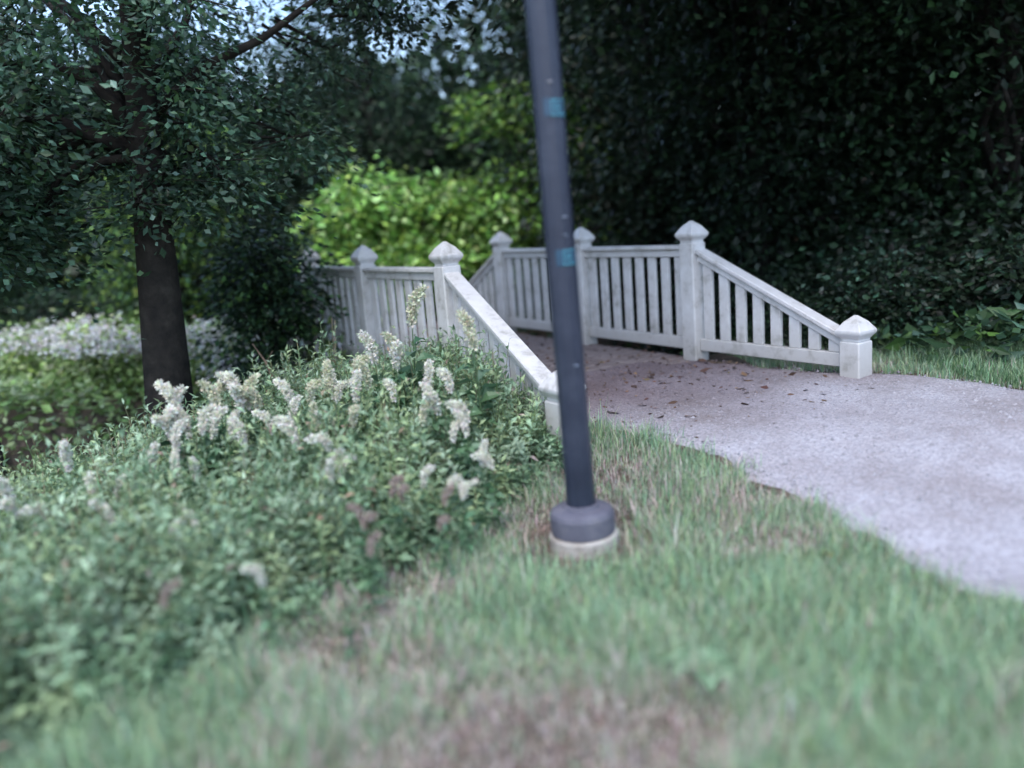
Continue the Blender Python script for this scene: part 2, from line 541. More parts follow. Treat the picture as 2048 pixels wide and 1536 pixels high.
def trunk_mesh(seed, h, r0, C, nlimb, lean=(0, 0), start=.25, name='trunk', twigs=0, wob=1):
    r = random.Random(seed)
    g = Geo()
    pts, rad = [], []
    k = 9
    for i in range(k + 1):
        t = i / k
        pts.append((lean[0] * t * h + .06 * wob * math.sin(3 * t + seed) * h * .12, lean[1] * t * h + .05 * wob * math.cos(4 * t + seed) * h * .1, -.3 + t * (h + .3)))
        rad.append(r0 * (1.0 - .8 * t) * (1.35 if i == 0 else 1) * (1.12 if i == 1 else 1))
    g.tube(pts, rad, 10)
    for j in range(nlimb):
        c = Vector(C[r.randrange(len(C))])
        t = min(.95, max(start, (c.z - .9 * r.random() - .5) / h))
        i = min(k - 1, int(t * k)); f = t * k - i
        p0 = Vector(pts[i]).lerp(Vector(pts[i + 1]), f)
        rr = r0 * (1 - .8 * t) * r.uniform(.35, .6)
        mid = p0.lerp(c, .5) + Vector((r.uniform(-.2, .2), r.uniform(-.2, .2), r.uniform(.05, .4)))
        q1 = p0.lerp(mid, .5) + Vector((0, 0, .08)); q2 = mid.lerp(c, .5) + Vector((0, 0, .06))
        g.tube([p0, q1, mid, q2, c], [rr, rr * .8, rr * .6, rr * .4, rr * .15], 5)
    for _ in range(twigs):
        c = Vector(C[r.randrange(len(C))])
        d = Vector((r.gauss(0, .26), r.gauss(0, .26), r.gauss(-.03, .12)))
        back = Vector((-c.x * .25, -c.y * .25, r.uniform(-.05, .25)))
        g.tube([c + back, c, c + d * .6, c + d], [.012, .007, .004, .002], 4, False)
    return g.mesh(name, M_BARK, True)

def tree(name, loc, label, cm, tm, cat='tree', group=None, rz=0, sc=1):
    e = empty(name, loc, label, cat, group, rz, sc)
    link('trunk', tm, e); link('crown', cm, e)
    return e

def gz(x, y): return float(terrain(x, y))

# ------------------------------------------------------------------ footbridge
def P2(s, w, origin=BC): return origin + U * s + N * w
R_C, R_B, R_H = np.array([1.57, 6.65]), np.array([.784, 7.93]), np.array([-.002, 9.21])
R_D = np.array([2.385, 5.42]); R_K = R_H + U * 1.42 + N * .12
L_E, L_G, L_I = np.array([-.415, 6.05]), np.array([-1.25, 7.32]), np.array([-2.04, 8.60])
L_F = np.array([.276, 4.32]); L_J = L_I + U * 1.55 - N * .12
bridge = empty('footbridge', (BC[0], BC[1], DECK_Z), 'white painted timber footbridge with slatted railings and sloping end rails over the creek', 'footbridge')
O3 = Vector((BC[0], BC[1], DECK_Z))
RAIL_TOP, POST_TOP, CAP_TOP = .955, .97, 1.145
ANG = math.atan2(U[1], U[0])

def loc3(p, z): return Vector((p[0], p[1], z)) - Vector((O3.x, O3.y, 0))   # z given above the deck

def post_mesh(h, w=.155):
    return Geo().box((0, 0, (h - .25) / 2 - .0), (w, w, h + .25), bevel=.008).mesh('post', M_PAINT)
def cap_mesh():
    # collar, flared shoulder, four sided point
    g = Geo(); pr = [(.066, 0), (.066, .018), (.092, .05), (.097, .062), (.097, .078), (.058, .135), (.010, .178)]
    for w, z in pr:
        for sx, sy in ((1, 1), (-1, 1), (-1, -1), (1, -1)): g.v.append((sx * w, sy * w, z))
    for i in range(len(pr) - 1):
        for k in range(4):
            g.f.append([i * 4 + k, i * 4 + (k + 1) % 4, (i + 1) * 4 + (k + 1) % 4, (i + 1) * 4 + k])
    g.f.append([4 * (len(pr) - 1) + k for k in range(4)]); g.f.append([3, 2, 1, 0])
    me = g.mesh('post_cap', M_PAINT)
    import bmesh
    bm = bmesh.new(); bm.from_mesh(me)
    bmesh.ops.bevel(bm, geom=bm.edges[:], offset=.003, segments=1, affect='EDGES')
    bm.to_mesh(me); bm.free()
    return me
cap_me = cap_mesh(); tall_me = post_mesh(POST_TOP); low_me = post_mesh(.27)
def put_post(p, low=False):
    d = random.uniform(-.02, .02)
    o = link('post', low_me if low else tall_me, bridge, loc3(p, 0))
    o.rotation_euler = (random.uniform(-.008, .008), random.uniform(-.008, .008), ANG + d)
    c = link('post_cap', cap_me, o, (0, 0, .27 - .125 + .0 if low else POST_TOP - .125 + .0))
    c.location.z = (.27 if low else POST_TOP) + .0
    return o
# the post mesh is centred so that its top is at h
for me, h in ((tall_me, POST_TOP), (low_me, .27)):
    top = max(v.co.z for v in me.vertices)
    for v in me.vertices: v.co.z += h - top

def beam(name, a, b, wid, hgt, mat=M_PAINT, bevel=.006):
    """beam between two 3D points (local), top face up"""
    a, b = Vector(a), Vector(b)
    d = b - a
    L = d.length
    x = d.normalized(); y = Vector((0, 0, 1)).cross(x).normalized(); z = x.cross(y)
    rot = Matrix((x, y, z)).transposed()
    me = Geo().box((0, 0, 0), (L, wid, hgt), bevel=bevel).mesh(name, mat)
    o = link(name, me, bridge, (a + b) / 2)
    o.rotation_euler = rot.to_euler()
    return o

def bal_mesh(h, slope=0.0, w=.090, t=.030):
    """slat standing on z=0, its top cut to the rail's slope"""
    g = Geo(); b = .003
    for z0, top in ((0, False), (h, True)):
        for sx, sy in ((-1, -1), (1, -1), (1, 1), (-1, 1)):
            g.v.append((sx * w / 2, sy * t / 2, z0 + (slope * sx * w / 2 if top else 0)))
    g.f = [[3, 2, 1, 0], [4, 5, 6, 7], [0, 1, 5, 4], [1, 2, 6, 5], [2, 3, 7, 6], [3, 0, 4, 7]]
    me = g.mesh('baluster', M_PAINT)
    import bmesh
    bm = bmesh.new(); bm.from_mesh(me)
    bmesh.ops.bevel(bm, geom=bm.edges[:], offset=b, segments=1, affect='EDGES')
    bm.to_mesh(me); bm.free()
    return me
flat_bal = bal_mesh(RAIL_TOP - .155 - .09)

def bay(a, b, za=RAIL_TOP, zb=RAIL_TOP, n=8):
    a, b = np.array(a), np.array(b)
    d = b - a; L = np.linalg.norm(d); d = d / L
    off = .078
    a2, b2 = a + d * off, b - d * off
    L2 = L - 2 * off
    ang = math.atan2(d[1], d[0])
    sl = (zb - za) / L
    za2, zb2 = za + sl * off, zb - sl * off
    beam('top_rail', loc3(a2, za2 - .018), loc3(b2, zb2 - .018), .125, .034)
    beam('rail_moulding', loc3(a2, za2 - .068), loc3(b2, zb2 - .068), .062, .062)
    z_bot = .085 if abs(sl) < .01 else .085
    beam('bottom_rail', loc3(a2, z_bot + .045), loc3(b2, z_bot + .045), .055, .10)
    for i in range(n):
        t = (i + .5) / n
        p = a2 + (b2 - a2) * t
        zt = (za2 + (zb2 - za2) * t) - .101
        h = zt - (z_bot + .097)
        if h < .03: continue
        me = flat_bal if abs(sl) < .01 else bal_mesh(h, sl)
        o = link('baluster', me, bridge, loc3(p, z_bot + .097))
        if abs(sl) < .01: o.scale.z = h / (RAIL_TOP - .155 - .09)
        o.rotation_euler = (0, 0, ang + random.uniform(-.02, .02))
for p in (R_C, R_B, R_H, L_E, L_G, L_I): put_post(p)
for p in (R_D, R_K, L_F, L_J): put_post(p, True)
LOW = .285
bay(R_C, R_B); bay(R_B, R_H); bay(L_E, L_G); bay(L_G, L_I)
bay(R_C, R_D, RAIL_TOP, LOW); bay(R_H, R_K, RAIL_TOP, LOW)
bay(L_E, L_F, RAIL_TOP, LOW, 10); bay(L_I, L_J, RAIL_TOP, LOW)
# deck of cross planks, each its own piece
s0 = -2.35; pw = .142; k = 0
pl_meshes = []
for q in range(4):
    r_ = random.Random(q)
    pl_meshes.append(Geo().box((0, 0, 0), (pw - .009, 2.04 + .02 * q, .04), bevel=.005).mesh('plank', M_DECK))
while s0 < 2.35:
    c = P2(s0 + pw / 2, -.0)
    mid = (L_E + R_C) / 2 + U * ((s0 + pw / 2) + 2.07)
    o = link('plank', pl_meshes[k % 4], bridge, loc3(mid, -.020 + random.uniform(-.002, .002)))
    o.rotation_euler = (random.uniform(-.002, .002), 0, ANG + random.uniform(-.004, .004))
    s0 += pw; k += 1
for w in (-.88, .0, .88):
    a = (L_E + R_C) / 2 + N * w - U * .2; b = a + U * 4.6
    beam('girder', loc3(a, -.14), loc3(b, -.14), .12, .19, M_DECK)

# ------------------------------------------------------------------ lamp post
LP = (0.262, 3.31)
lp = empty('lamp_post', (LP[0], LP[1], .024), 'dark blue lamp post with a round grey base cover on a concrete footing', 'lamp post')
fl = Geo(); n = 36
prof = [(0, -.02), (0, .1), (0, .6), (0, 1.2), (0, 1.8), (0, 2.6), (0, 4.6)]
for _, z in prof:
    for kk in range(n):
        t = 2 * math.pi * kk / n
        rr = (.0625 - .001 * z) * (1.0 if kk % 3 else .972)
        fl.v.append((rr * math.cos(t), rr * math.sin(t), z + .1))
for i in range(len(prof) - 1):
    for kk in range(n):
        k2 = (kk + 1) % n
        fl.f.append([i * n + kk, i * n + k2, (i + 1) * n + k2, (i + 1) * n + kk])
fl.f.append([(len(prof) - 1) * n + kk for kk in range(n)])
link('pole', fl.mesh('pole', M_POLE), lp)
link('base_cover', Geo().lathe([(.136, .022), (.141, .03), (.141, .105), (.134, .122), (.115, .133), (.083, .140), (.078, .152), (.066, .154), (.064, .10)], 40).mesh('base_cover', M_RING, False), lp)
link('footing', Geo().lathe([(.150, -.35), (.152, -.03), (.152, .010), (.144, .022), (.0, .0225)], 40, .006).mesh('footing', M_CONC, False), lp)
def wrap_patch(z0, z1, a0, a1, r, mat, name, tilt=0.0):
    g = Geo(); m = 10
    for i in range(m + 1):
        a = a0 + (a1 - a0) * i / m
        for z in (z0, z1): g.v.append((r * math.cos(a), r * math.sin(a), z + tilt * (i / m - .5)))
    for i in range(m): g.f.append([2 * i, 2 * i + 2, 2 * i + 3, 2 * i + 1])
    # inner skin for thickness
    b = len(g.v)
    for v in list(g.v): g.v.append((v[0] * (r - .0012) / r, v[1] * (r - .0012) / r, v[2]))
    for i in range(m): g.f.append([b + 2 * i + 1, b + 2 * i + 3, b + 2 * i + 2, b + 2 * i])
    return g.mesh(name, mat, True)
def pole_z(py): return at(1140, py, 3.26).z
A = math.radians
for py, sgn in ((226, -.012), (526, 0)):
    zc = pole_z(py)
    stk = link('sticker', wrap_patch(zc - .033, zc + .033, A(-112), A(-25), .0645, M_STICK, 'sticker', sgn), lp)
    fr = Geo(); frm = []
    for (z0, z1, a0, a1) in ((zc + .026, zc + .030, -84, -30), (zc - .030, zc - .026, -84, -30), (zc - .030, zc + .030, -86, -83.5),
                             (zc + .010, zc + .013, -78, -52), (zc + .001, zc + .004, -78, -44), (zc - .009, zc - .006, -78, -60), (zc - .018, zc - .015, -70, -40)):
        m_ = wrap_patch(z0, z1, A(a0), A(a1), .0652, M_STICKL, 'sticker_print')
        b = len(fr.v); fr.v += [tuple(v.co) for v in m_.vertices]; fr.f += [[b + i for i in p.vertices] for p in m_.polygons]
        bpy.data.meshes.remove(m_)
    pr_ = link('sticker_print', fr.mesh('sticker_print', M_STICKL), stk)
for px, py in ((1118, 175), (1143, 445), (1143, 482), (1160, 742)):
    zc = at(px, py, 3.25).z
    ax = (at(px, py, 3.25).x - LP[0]) / .064
    a = -math.acos(max(-.9, min(.9, ax)))
    g_ = Geo().tube([(.0, -.009, 0), (.004, -.007, .002), (.004, .007, -.002), (0, .009, -.004)], .0020, 6)
    o = link('staple', g_.mesh('staple', M_STEEL), lp, (math.cos(a) * .0615, math.sin(a) * .0615, zc))
    o.rotation_euler = (random.uniform(-.5, .5), 0, a)

lp.rotation_euler = (0, math.radians(-1.0), 0)

# ------------------------------------------------------------------ grass
def bed_side(x, y):
    """>0 inside the flower bed on the left bank (distance-like)"""
    pts = np.array([(-3.3, .8), (-1.80, 1.75), (-1.22, 2.45), (-.76, 2.95), (-.42, 3.35), (-.08, 3.85), (.16, 4.12), (.24, 4.35), (.12, 4.8), (-.1, 5.6), (-.45, 6.4)])
    yy = np.clip(y, pts[0, 1], pts[-1, 1])
    ex = np.interp(yy, pts[:, 1], pts[:, 0])
    return (ex - x)

def dryness(x, y):
    d = .30 * wav(x, y, 2.1, 1) + .22 * wav(x, y, 5.3, 3) + .12 * wav(x, y, 11., 2)
    d += .12 + .85 * np.exp(-((x + .05) ** 2 / .30 + (y - 1.80) ** 2 / .22))      # bare straw patch at the front
    d += .18 * np.exp(-((x + .55) ** 2 / .12 + (y - 2.35) ** 2 / .3))
    d -= .5 * sm(.7, 1.1, -x) * (y < 2.6)
    d -= .8 * sm(2.3, 2.9, x)
    d += .9 * np.exp(-(((x - LP[0]) ** 2 + (y - LP[1]) ** 2) / .07))       # worn soil round the footing
    d -= .45 * sm(.3, 1.2, x) * (y < 3)
    return d

def grass(nb, seed):
    r = np.random.default_rng(seed)
    # more blades close to the camera
    m = int(nb * 2.2)
    rad = r.uniform(1.0, 1, m)
    y = 1.15 + 6.0 * r.uniform(0, 1, m) ** 1.35
    x = r.uniform(-1, 1, m) * (.25 + y * .85)
    jit = .045 * np.clip(wav(x, y, 14, 2), -1, 1) + r.normal(0, .022, m)
    keep = (bed_side(x, y) < .12 + .1 * wav(x, y, 6, 1)) & ~in_path(x + jit, y + jit)
    dl = np.hypot(x - LP[0], y - LP[1])
    keep &= (dl > .158) & ((dl > .30) | (r.uniform(size=m) < .30))
    far = (y > 5.2) & (x < 1.9)
    keep &= ~far
    dr = dryness(x, y)
    keep &= r.uniform(0, 1, m) > np.clip(dr - .25, 0, .62)
    x, y, dr = x[keep][:nb], y[keep][:nb], dr[keep][:nb]
    # a straggle of tufts over the gravel edge
    n = len(x)
    z = terrain(x, y) + .012 * wav(x, y, 5, 2) - .006
    clump = .5 + .5 * wav(x, y, 9, 4)
    H = (.030 + .045 * r.gamma(2.2, .5, n) * (.55 + .6 * np.clip(clump, 0, 1))) * np.where(dr > .4, .6, 1)
    Wd = r.uniform(.0012, .0030, n) * (1 + .5 * (r.uniform(size=n) > .9))
    a = r.uniform(0, 6.28, n)
    lean = r.gamma(2, .22, n)
    dx, dy = np.cos(a) * lean, np.sin(a) * lean
    sx, sy = -np.sin(a) * Wd, np.cos(a) * Wd
    P = np.stack([x, y, z], -1)
    S = np.stack([sx, sy, np.zeros(n)], -1)
    D1 = np.stack([dx * .35, dy * .35, np.ones(n)], -1) * (H * .5)[:, None]
    D2 = np.stack([dx * 1.3, dy * 1.3, np.full(n, .75)], -1) * (H * .5)[:, None]
    v = np.stack([P - S, P + S, P + D1 + S * .8, P + D1 - S * .8, P + D1 + D2], 1).reshape(-1, 3)
    b = (np.arange(n) * 5)[:, None]
    f = np.concatenate([b + [0, 1, 2], b + [0, 2, 3], b + [3, 2, 4]], 0)
    green = pal(n, [(.26, .41, .24), (.31, .46, .29), (.34, .46, .29), (.21, .34, .22), (.37, .47, .26)], r, .2)
    straw = pal(n, [(.57, .48, .43), (.49, .40, .36), (.64, .57, .50), (.54, .43, .41)], r, .2)
    ks = (r.uniform(0, 1, n) < np.clip(.13 + dr * .85, .05, .85))[:, None]
    t = np.where(ks, straw, green)
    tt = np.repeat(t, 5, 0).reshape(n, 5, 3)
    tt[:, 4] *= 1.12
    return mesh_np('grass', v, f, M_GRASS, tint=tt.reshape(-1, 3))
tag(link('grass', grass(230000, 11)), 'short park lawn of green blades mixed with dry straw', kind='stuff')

def clutter(n, seed):
    """dead straw, bits and clippings lying flat in the lawn and along the path edges"""
    r = np.random.default_rng(seed)
    y = 1.15 + 5.2 * r.uniform(0, 1, n) ** 1.3
    x = r.uniform(-1, 1, n) * (.25 + y * .85)
    k = (bed_side(x, y) < .05) & ~in_path(x, y); x, y = x[k], y[k]; n = len(x)
    z = terrain(x, y) + .012 * wav(x, y, 5, 2) + r.uniform(.004, .03, n)
    a = r.uniform(0, 6.28, n); D = np.stack([np.cos(a), np.sin(a), r.normal(0, .2, n)], -1)
    L = r.uniform(.02, .09, n)
    return leaves2(np.stack([x, y, z], -1), D, r.uniform(.0008, .002, n), L,
                   pal(n, [(.34, .28, .22), (.26, .20, .16), (.20, .14, .11), (.40, .34, .27)], r, .2), mat=M_GRASS, name='dry_thatch', rgen=r)
tag(link('dry_thatch', clutter(50000, 4)), 'dry straw thatch lying between the grass blades', kind='stuff')

# dead leaves and crumbs on the path, deck and under the trees
def litter(n, seed):
    r = np.random.default_rng(seed)
    s = r.uniform(-4.2, 2.2, n); w = r.normal(0, 1.1, n) + .2
    x = BC[0] + U[0] * s + N[0] * w + .1; y = BC[1] + U[1] * s + N[1] * w
    on_deck = (s > -2.3)
    keep = np.where(on_deck, np.abs(w - .14) < .9, in_path(x, y) & (r.uniform(size=n) < .20 + .8 * sm(-3.9, -2.4, s)))
    x, y, on_deck = x[keep], y[keep], on_deck[keep]; n = len(x)
    z = np.where(on_deck, DECK_Z + .006, terrain(x, y) + .012 * wav(x, y, 5, 2) + .028)
    z = np.maximum(z, np.where(on_deck, z, 0)) + r.uniform(0, .006, n)
    a = r.uniform(0, 6.28, n); D = np.stack([np.cos(a), np.sin(a), r.normal(0, .15, n)], -1)
    L = r.gamma(3, .009, n) + .006
    return leaves2(np.stack([x, y, z], -1), D, L * .28, L, pal(n, [(.10, .055, .04), (.14, .085, .06), (.07, .045, .04), (.20, .13, .08)], r, .25), name='leaf_litter', rgen=r)
tag(link('leaf_litter', litter(3800, 3)), 'small brown dead leaves strewn on the bridge deck and path end', kind='stuff')

# ------------------------------------------------------------------ leafy bed on the bank
def bed(seed, ncl):
    """upright herbs in loose clumps: stems carry narrow leaves, dark gaps stay between the clumps"""
    r = np.random.default_rng(seed)
    m = ncl * 4
    y = r.uniform(1.2, 7.0, m); x = r.uniform(-5.2, .45, m)
    b = bed_side(x, y)
    s = (x - BC[0]) * U[0] + (y - BC[1]) * U[1]
    k = (b > -.02) & (s < -1.0 + .2 * wav(x, y, 3, 2)) & (x > -.95 * y - .4)
    x, y, b = x[k][:ncl], y[k][:ncl], b[k][:ncl]; ncl = len(x)
    Hc = (.14 + .21 * sm(0, .30, b)) * np.clip(r.normal(1, .28, ncl), .45, 1.7) * (1 + .2 * wav(x, y, 2.6, 1))
    tone = r.normal(0, .22, ncl)
    hue = r.integers(0, 4, ncl)
    ns = r.integers(4, 9, ncl)
    ci = np.repeat(np.arange(ncl), ns); ms = len(ci)
    a = r.uniform(0, 6.28, ms); rd = r.uniform(0, .10, ms)
    bx = x[ci] + np.cos(a) * rd; by = y[ci] + np.sin(a) * rd
    H = Hc[ci] * r.uniform(.7, 1.1, ms)
    ln = r.uniform(.05, .35, ms)
    lx, ly = np.cos(a) * ln * H, np.sin(a) * ln * H
    nl = 15
    si = np.repeat(np.arange(ms), nl); t = np.tile(np.linspace(.22, 1.0, nl), ms) + r.normal(0, .03, ms * nl)
    z0 = terrain(bx, by)
    P = np.stack([bx[si] + lx[si] * t ** 1.5, by[si] + ly[si] * t ** 1.5, z0[si] + H[si] * t], -1)
    aa = np.tile(np.arange(nl) * 2.4, ms) + a[si] * 5; el = .15 + .75 * t ** 2 + r.normal(0, .25, len(si))
    D = np.stack([np.cos(aa) * np.cos(el), np.sin(aa) * np.cos(el), np.sin(el)], -1)
    L = (.085 - .035 * t) * r.uniform(.65, 1.3, len(si))
    base = np.array([(.25, .37, .23), (.32, .43, .29), (.19, .30, .17), (.32, .42, .22)])
    c = base[hue[ci[si]]] * (1 + tone[ci[si]][:, None]) * (1 + r.normal(0, .12, (len(si), 1)))
    dead = r.uniform(size=len(si)) < .02
    c[dead] = pal(int(dead.sum()), [(.34, .25, .18), (.38, .30, .24)], r, .2)
    lf = leaves(P, D, L * r.uniform(.13, .21, len(si)), L, np.clip(c, .01, .8), name='bank_foliage', rgen=r, curve=.30)
    # stems
    S = np.stack([-np.sin(a), np.cos(a), np.zeros(ms)], -1) * .0022
    V = []
    for q in (0, .5, 1):
        p = np.stack([bx + lx * q ** 1.5, by + ly * q ** 1.5, z0 + H * q], -1)
        V += [p - S, p + S]
    v = np.stack(V, 1).reshape(-1, 3); bb = (np.arange(ms) * 6)[:, None]
    f = np.concatenate([bb + [0, 1, 3, 2], bb + [2, 3, 5, 4]], 0)
    st = mesh_np('bank_stems', v, f, M_GRASS, tint=np.repeat(pal(ms, [(.16, .24, .10), (.22, .20, .12)], r, .2), 6, 0))
    return lf, st
_lf, _st = bed(21, 1750)
tag(link('bank_foliage', _lf), 'loose knee high grey green herbs covering the creek bank left of the lamp post', kind='stuff')
tag(link('bank_stems', _st), 'thin stems of the herbs on the creek bank', kind='stuff')

def reeds(seed, n):
    """long arching blades through the bed"""
    r = np.random.default_rng(seed)
    y = r.uniform(1.4, 6.6, n * 3); x = r.uniform(-4.8, .3, n * 3)
    b = bed_side(x, y); s = (x - BC[0]) * U[0] + (y - BC[1]) * U[1]
    k = (b > .02) & (s < -.9) & (wav(x, y, 2.2, 6) > -.3)
    x, y, b = x[k][:n], y[k][:n], b[k][:n]; n = len(x)
    z0 = terrain(x, y); H = (.18 + .30 * sm(0, .5, b)) * r.uniform(.7, 1.25, n)
    a = r.uniform(0, 6.28, n); ln = r.uniform(.1, .6, n)
    V = []; W = r.uniform(.003, .007, n)
    S = np.stack([-np.sin(a) * W, np.cos(a) * W, np.zeros(n)], -1)
    for t, wf in ((0, 1), (.35, 1), (.7, .8), (1.0, .1)):
        h = H * (t - .28 * t ** 3 * (1 + ln)); d = ln * H * t ** 1.8
        p = np.stack([x + np.cos(a) * d, y + np.sin(a) * d, z0 + h], -1)
        V += [p - S * wf, p + S * wf]
    v = np.stack(V, 1).reshape(-1, 3)
    bb = (np.arange(n) * 8)[:, None]
    f = np.concatenate([bb + [2 * i, 2 * i + 1, 2 * i + 3, 2 * i + 2] for i in range(3)], 0)
    c = pal(n, [(.18, .33, .20), (.22, .37, .24), (.15, .28, .14), (.32, .34, .24)], r, .18)
    return mesh_np('tall_blades', v, f, M_GRASS, tint=np.repeat(c, 8, 0))
tag(link('tall_grass', reeds(8, 9000)), 'long arching grass blades standing through the bank foliage', kind='stuff')

# ------------------------------------------------------------------ white flowering plants
def flower_variant(seed, H, droop, petals, colr):
    r = np.random.default_rng(seed)
    a = r.uniform(0, 6.28)
    pts = []
    for i in range(9):
        t = i / 8
        bend = droop * max(0, t - .80) ** 1.5 * 3.2
        pts.append((math.cos(a) * (.05 * t + bend * .45) * H, math.sin(a) * (.05 * t + bend * .45) * H, H * (t - bend * .42 * t)))
    stem = Geo().tube(pts, [.005 - .003 * i / 8 for i in range(9)], 5).mesh('stem', M_STEM, True)
    # foliage up the stem
    n = 26
    ti = r.uniform(.08, .62, n); P = np.array([np.array(Vector(pts[int(t * 8)]).lerp(Vector(pts[int(t * 8) + 1]), t * 8 % 1)) for t in ti])
    aa = r.uniform(0, 6.28, n); el = r.normal(.35, .25, n)
    D = np.stack([np.cos(aa) * np.cos(el), np.sin(aa) * np.cos(el), np.sin(el)], -1)
    L = r.uniform(.07, .15, n)
    lf = leaves(P, D, L * .2, L, pal(n, [(.08, .16, .08), (.10, .19, .10)], r, .2), name='leaf_spray', rgen=r, curve=.4)
    # plume: many tiny florets round the last third
    ti = r.uniform(.72, .999, petals)
    P = np.array([np.array(Vector(pts[int(t * 8)]).lerp(Vector(pts[min(8, int(t * 8) + 1)]), t * 8 % 1)) for t in ti])
    fat = np.sin(np.clip((ti - .70) / .34, 0, 1) * math.pi) ** .6
    Dd = r.normal(size=(petals, 3)); Dd /= np.linalg.norm(Dd, axis=1, keepdims=True)
    P = P + Dd * (r.uniform(0, 1, petals) ** .6 * .024 * fat)[:, None]
    L = r.uniform(.012, .024, petals)
    pm = leaves2(P, Dd, L * .42, L, pal(petals, colr, r, .06), mat=M_PETAL, name='flower_plume', rgen=r)
    return stem, lf, pm, tuple(P.mean(0))
M_STEM = solid('green_stem', [(.3, (.05, .10, .04)), (.7, (.10, .17, .07))], 15, .6, 0)
WHITE = [(.78, .77, .68), (.84, .83, .76), (.70, .69, .57)]
CREAM = [(.68, .67, .52), (.74, .73, .58), (.58, .60, .44)]
DULL = [(.42, .34, .30), (.36, .28, .22), (.48, .42, .38)]
variants = {
    'w': [flower_variant(s, .82, d, 520, WHITE) for s, d in ((1, .9), (2, .5), (3, 1.2), (4, .75))],
    'c': [flower_variant(s, .82, d, 480, CREAM) for s, d in ((11, .6), (12, 1.0))],
    'd': [flower_variant(s, .80, d, 420, DULL) for s, d in ((21, .8), (22, 1.1))]}
# head pixel x, y, forward distance, kind, size
HEADS = [
 (338, 790, 4.9, 'w', 'trunk'), (352, 800, 4.95, 'w', 'trunk'), (340, 828, 4.8, 'w', 'trunk'), (366, 838, 4.85, 'w', 'trunk'), (330, 848, 4.75, 'w', 'trunk'), (355, 862, 4.7, 'w', 'trunk'),
 (463, 765, 5.1, 'w', 'creek'), (474, 790, 5.0, 'w', 'creek'), (498, 775, 5.1, 'c', 'creek'), (503, 792, 5.05, 'c', 'creek'), (425, 790, 5.0, 'c', 'creek'), (436, 782, 5.1, 'c', 'creek'), (466, 842, 4.8, 'w', 'creek'), (478, 858, 4.7, 'w', 'creek'),
 (410, 830, 4.8, 'w', 'creek'), (432, 835, 4.8, 'w', 'creek'), (570, 778, 5.1, 'w', 'creek'), (588, 812, 5.0, 'w', 'creek'), (628, 826, 4.9, 'c', 'creek'), (636, 836, 4.9, 'w', 'creek'), (532, 838, 4.8, 'w', 'creek'), (625, 775, 5.1, 'c', 'creek'),
 (575, 848, 4.6, 'w', 'mid'), (582, 866, 4.5, 'w', 'mid'), (655, 745, 5.3, 'c', 'creek'), (664, 762, 5.3, 'w', 'creek'), (684, 772, 5.2, 'w', 'creek'), (718, 728, 5.3, 'c', 'rail'), (728, 745, 5.2, 'c', 'rail'), (712, 765, 5.1, 'w', 'rail'),
 (788, 690, 5.5, 'c', 'rail'), (792, 705, 5.4, 'w', 'rail'), (830, 606, 5.7, 'c', 'rail'), (738, 690, 5.5, 'w', 'rail'), (782, 772, 5.1, 'w', 'rail'), (857, 740, 5.2, 'w', 'rail'), (936, 652, 5.2, 'c', 'rail'), (708, 825, 4.7, 'c', 'mid'),
 (892, 752, 5.0, 'w', 'rail'), (858, 785, 4.8, 'w', 'mid'), (866, 800, 4.75, 'w', 'mid'), (850, 815, 4.7, 'c', 'mid'), (920, 815, 4.6, 'w', 'edge'), (924, 838, 4.5, 'w', 'edge'), (912, 850, 4.5, 'w', 'edge'), (966, 900, 4.2, 'w', 'edge'), (970, 915, 4.15, 'w', 'edge'),
 (675, 912, 4.2, 'w', 'mid'), (690, 925, 4.15, 'w', 'mid'), (660, 935, 4.1, 'w', 'mid'), (645, 880, 4.3, 'w', 'mid'), (852, 945, 4.0, 'w', 'mid'), (905, 962, 3.9, 'w', 'edge'), (920, 966, 3.88, 'w', 'edge'), (934, 972, 3.85, 'w', 'edge'), (893, 985, 3.8, 'd', 'dull'),
 (790, 965, 3.9, 'd', 'dull'), (805, 978, 3.8, 'd', 'dull'), (715, 1020, 3.6, 'd', 'dull'), (735, 1035, 3.5, 'd', 'dull'), (745, 1080, 3.3, 'd', 'dull'), (885, 1040, 3.5, 'd', 'dull'), (680, 1180, 3.0, 'd', 'dull'), (335, 1180, 2.9, 'd', 'dull'), (510, 1140, 3.0, 'w', 'mid'),
 (131, 905, 4.6, 'w', 'west'), (180, 962, 4.3, 'w', 'west'), (238, 970, 4.3, 'w', 'west'), (350, 920, 4.4, 'w', 'west'), (388, 932, 4.35, 'w', 'west'), (78, 1020, 3.9, 'w', 'west'), (198, 1012, 3.9, 'w', 'west'), (214, 1022, 3.85, 'w', 'west'),
 (8, 975, 4.1, 'w', 'west'), (14, 1010, 3.9, 'w', 'west'), (385, 1035, 3.7, 'w', 'mid'), (350, 1052, 3.6, 'w', 'mid'), (305, 905, 4.6, 'w', 'west')]
ORD = ['first', 'second', 'third', 'fourth', 'fifth', 'sixth', 'seventh', 'eighth', 'ninth', 'tenth', 'eleventh', 'twelfth', 'thirteenth', 'fourteenth', 'fifteenth', 'sixteenth', 'seventeenth', 'eighteenth', 'nineteenth', 'twentieth', 'twenty first', 'twenty second']
WHERE = {'trunk': 'in the cluster before the dark trunk', 'creek': 'against the dark creek between trunk and bridge', 'rail': 'in front of the white slatted railing',
         'mid': 'in the middle of the bank foliage', 'edge': 'at the lawn edge of the bank foliage', 'dull': 'low in the bank foliage', 'west': 'at the far left end of the bank'}
LOOK = {'w': 'white plumed plant', 'c': 'cream plumed plant', 'd': 'wilting plant with a brownish pink plume'}
rank = {}
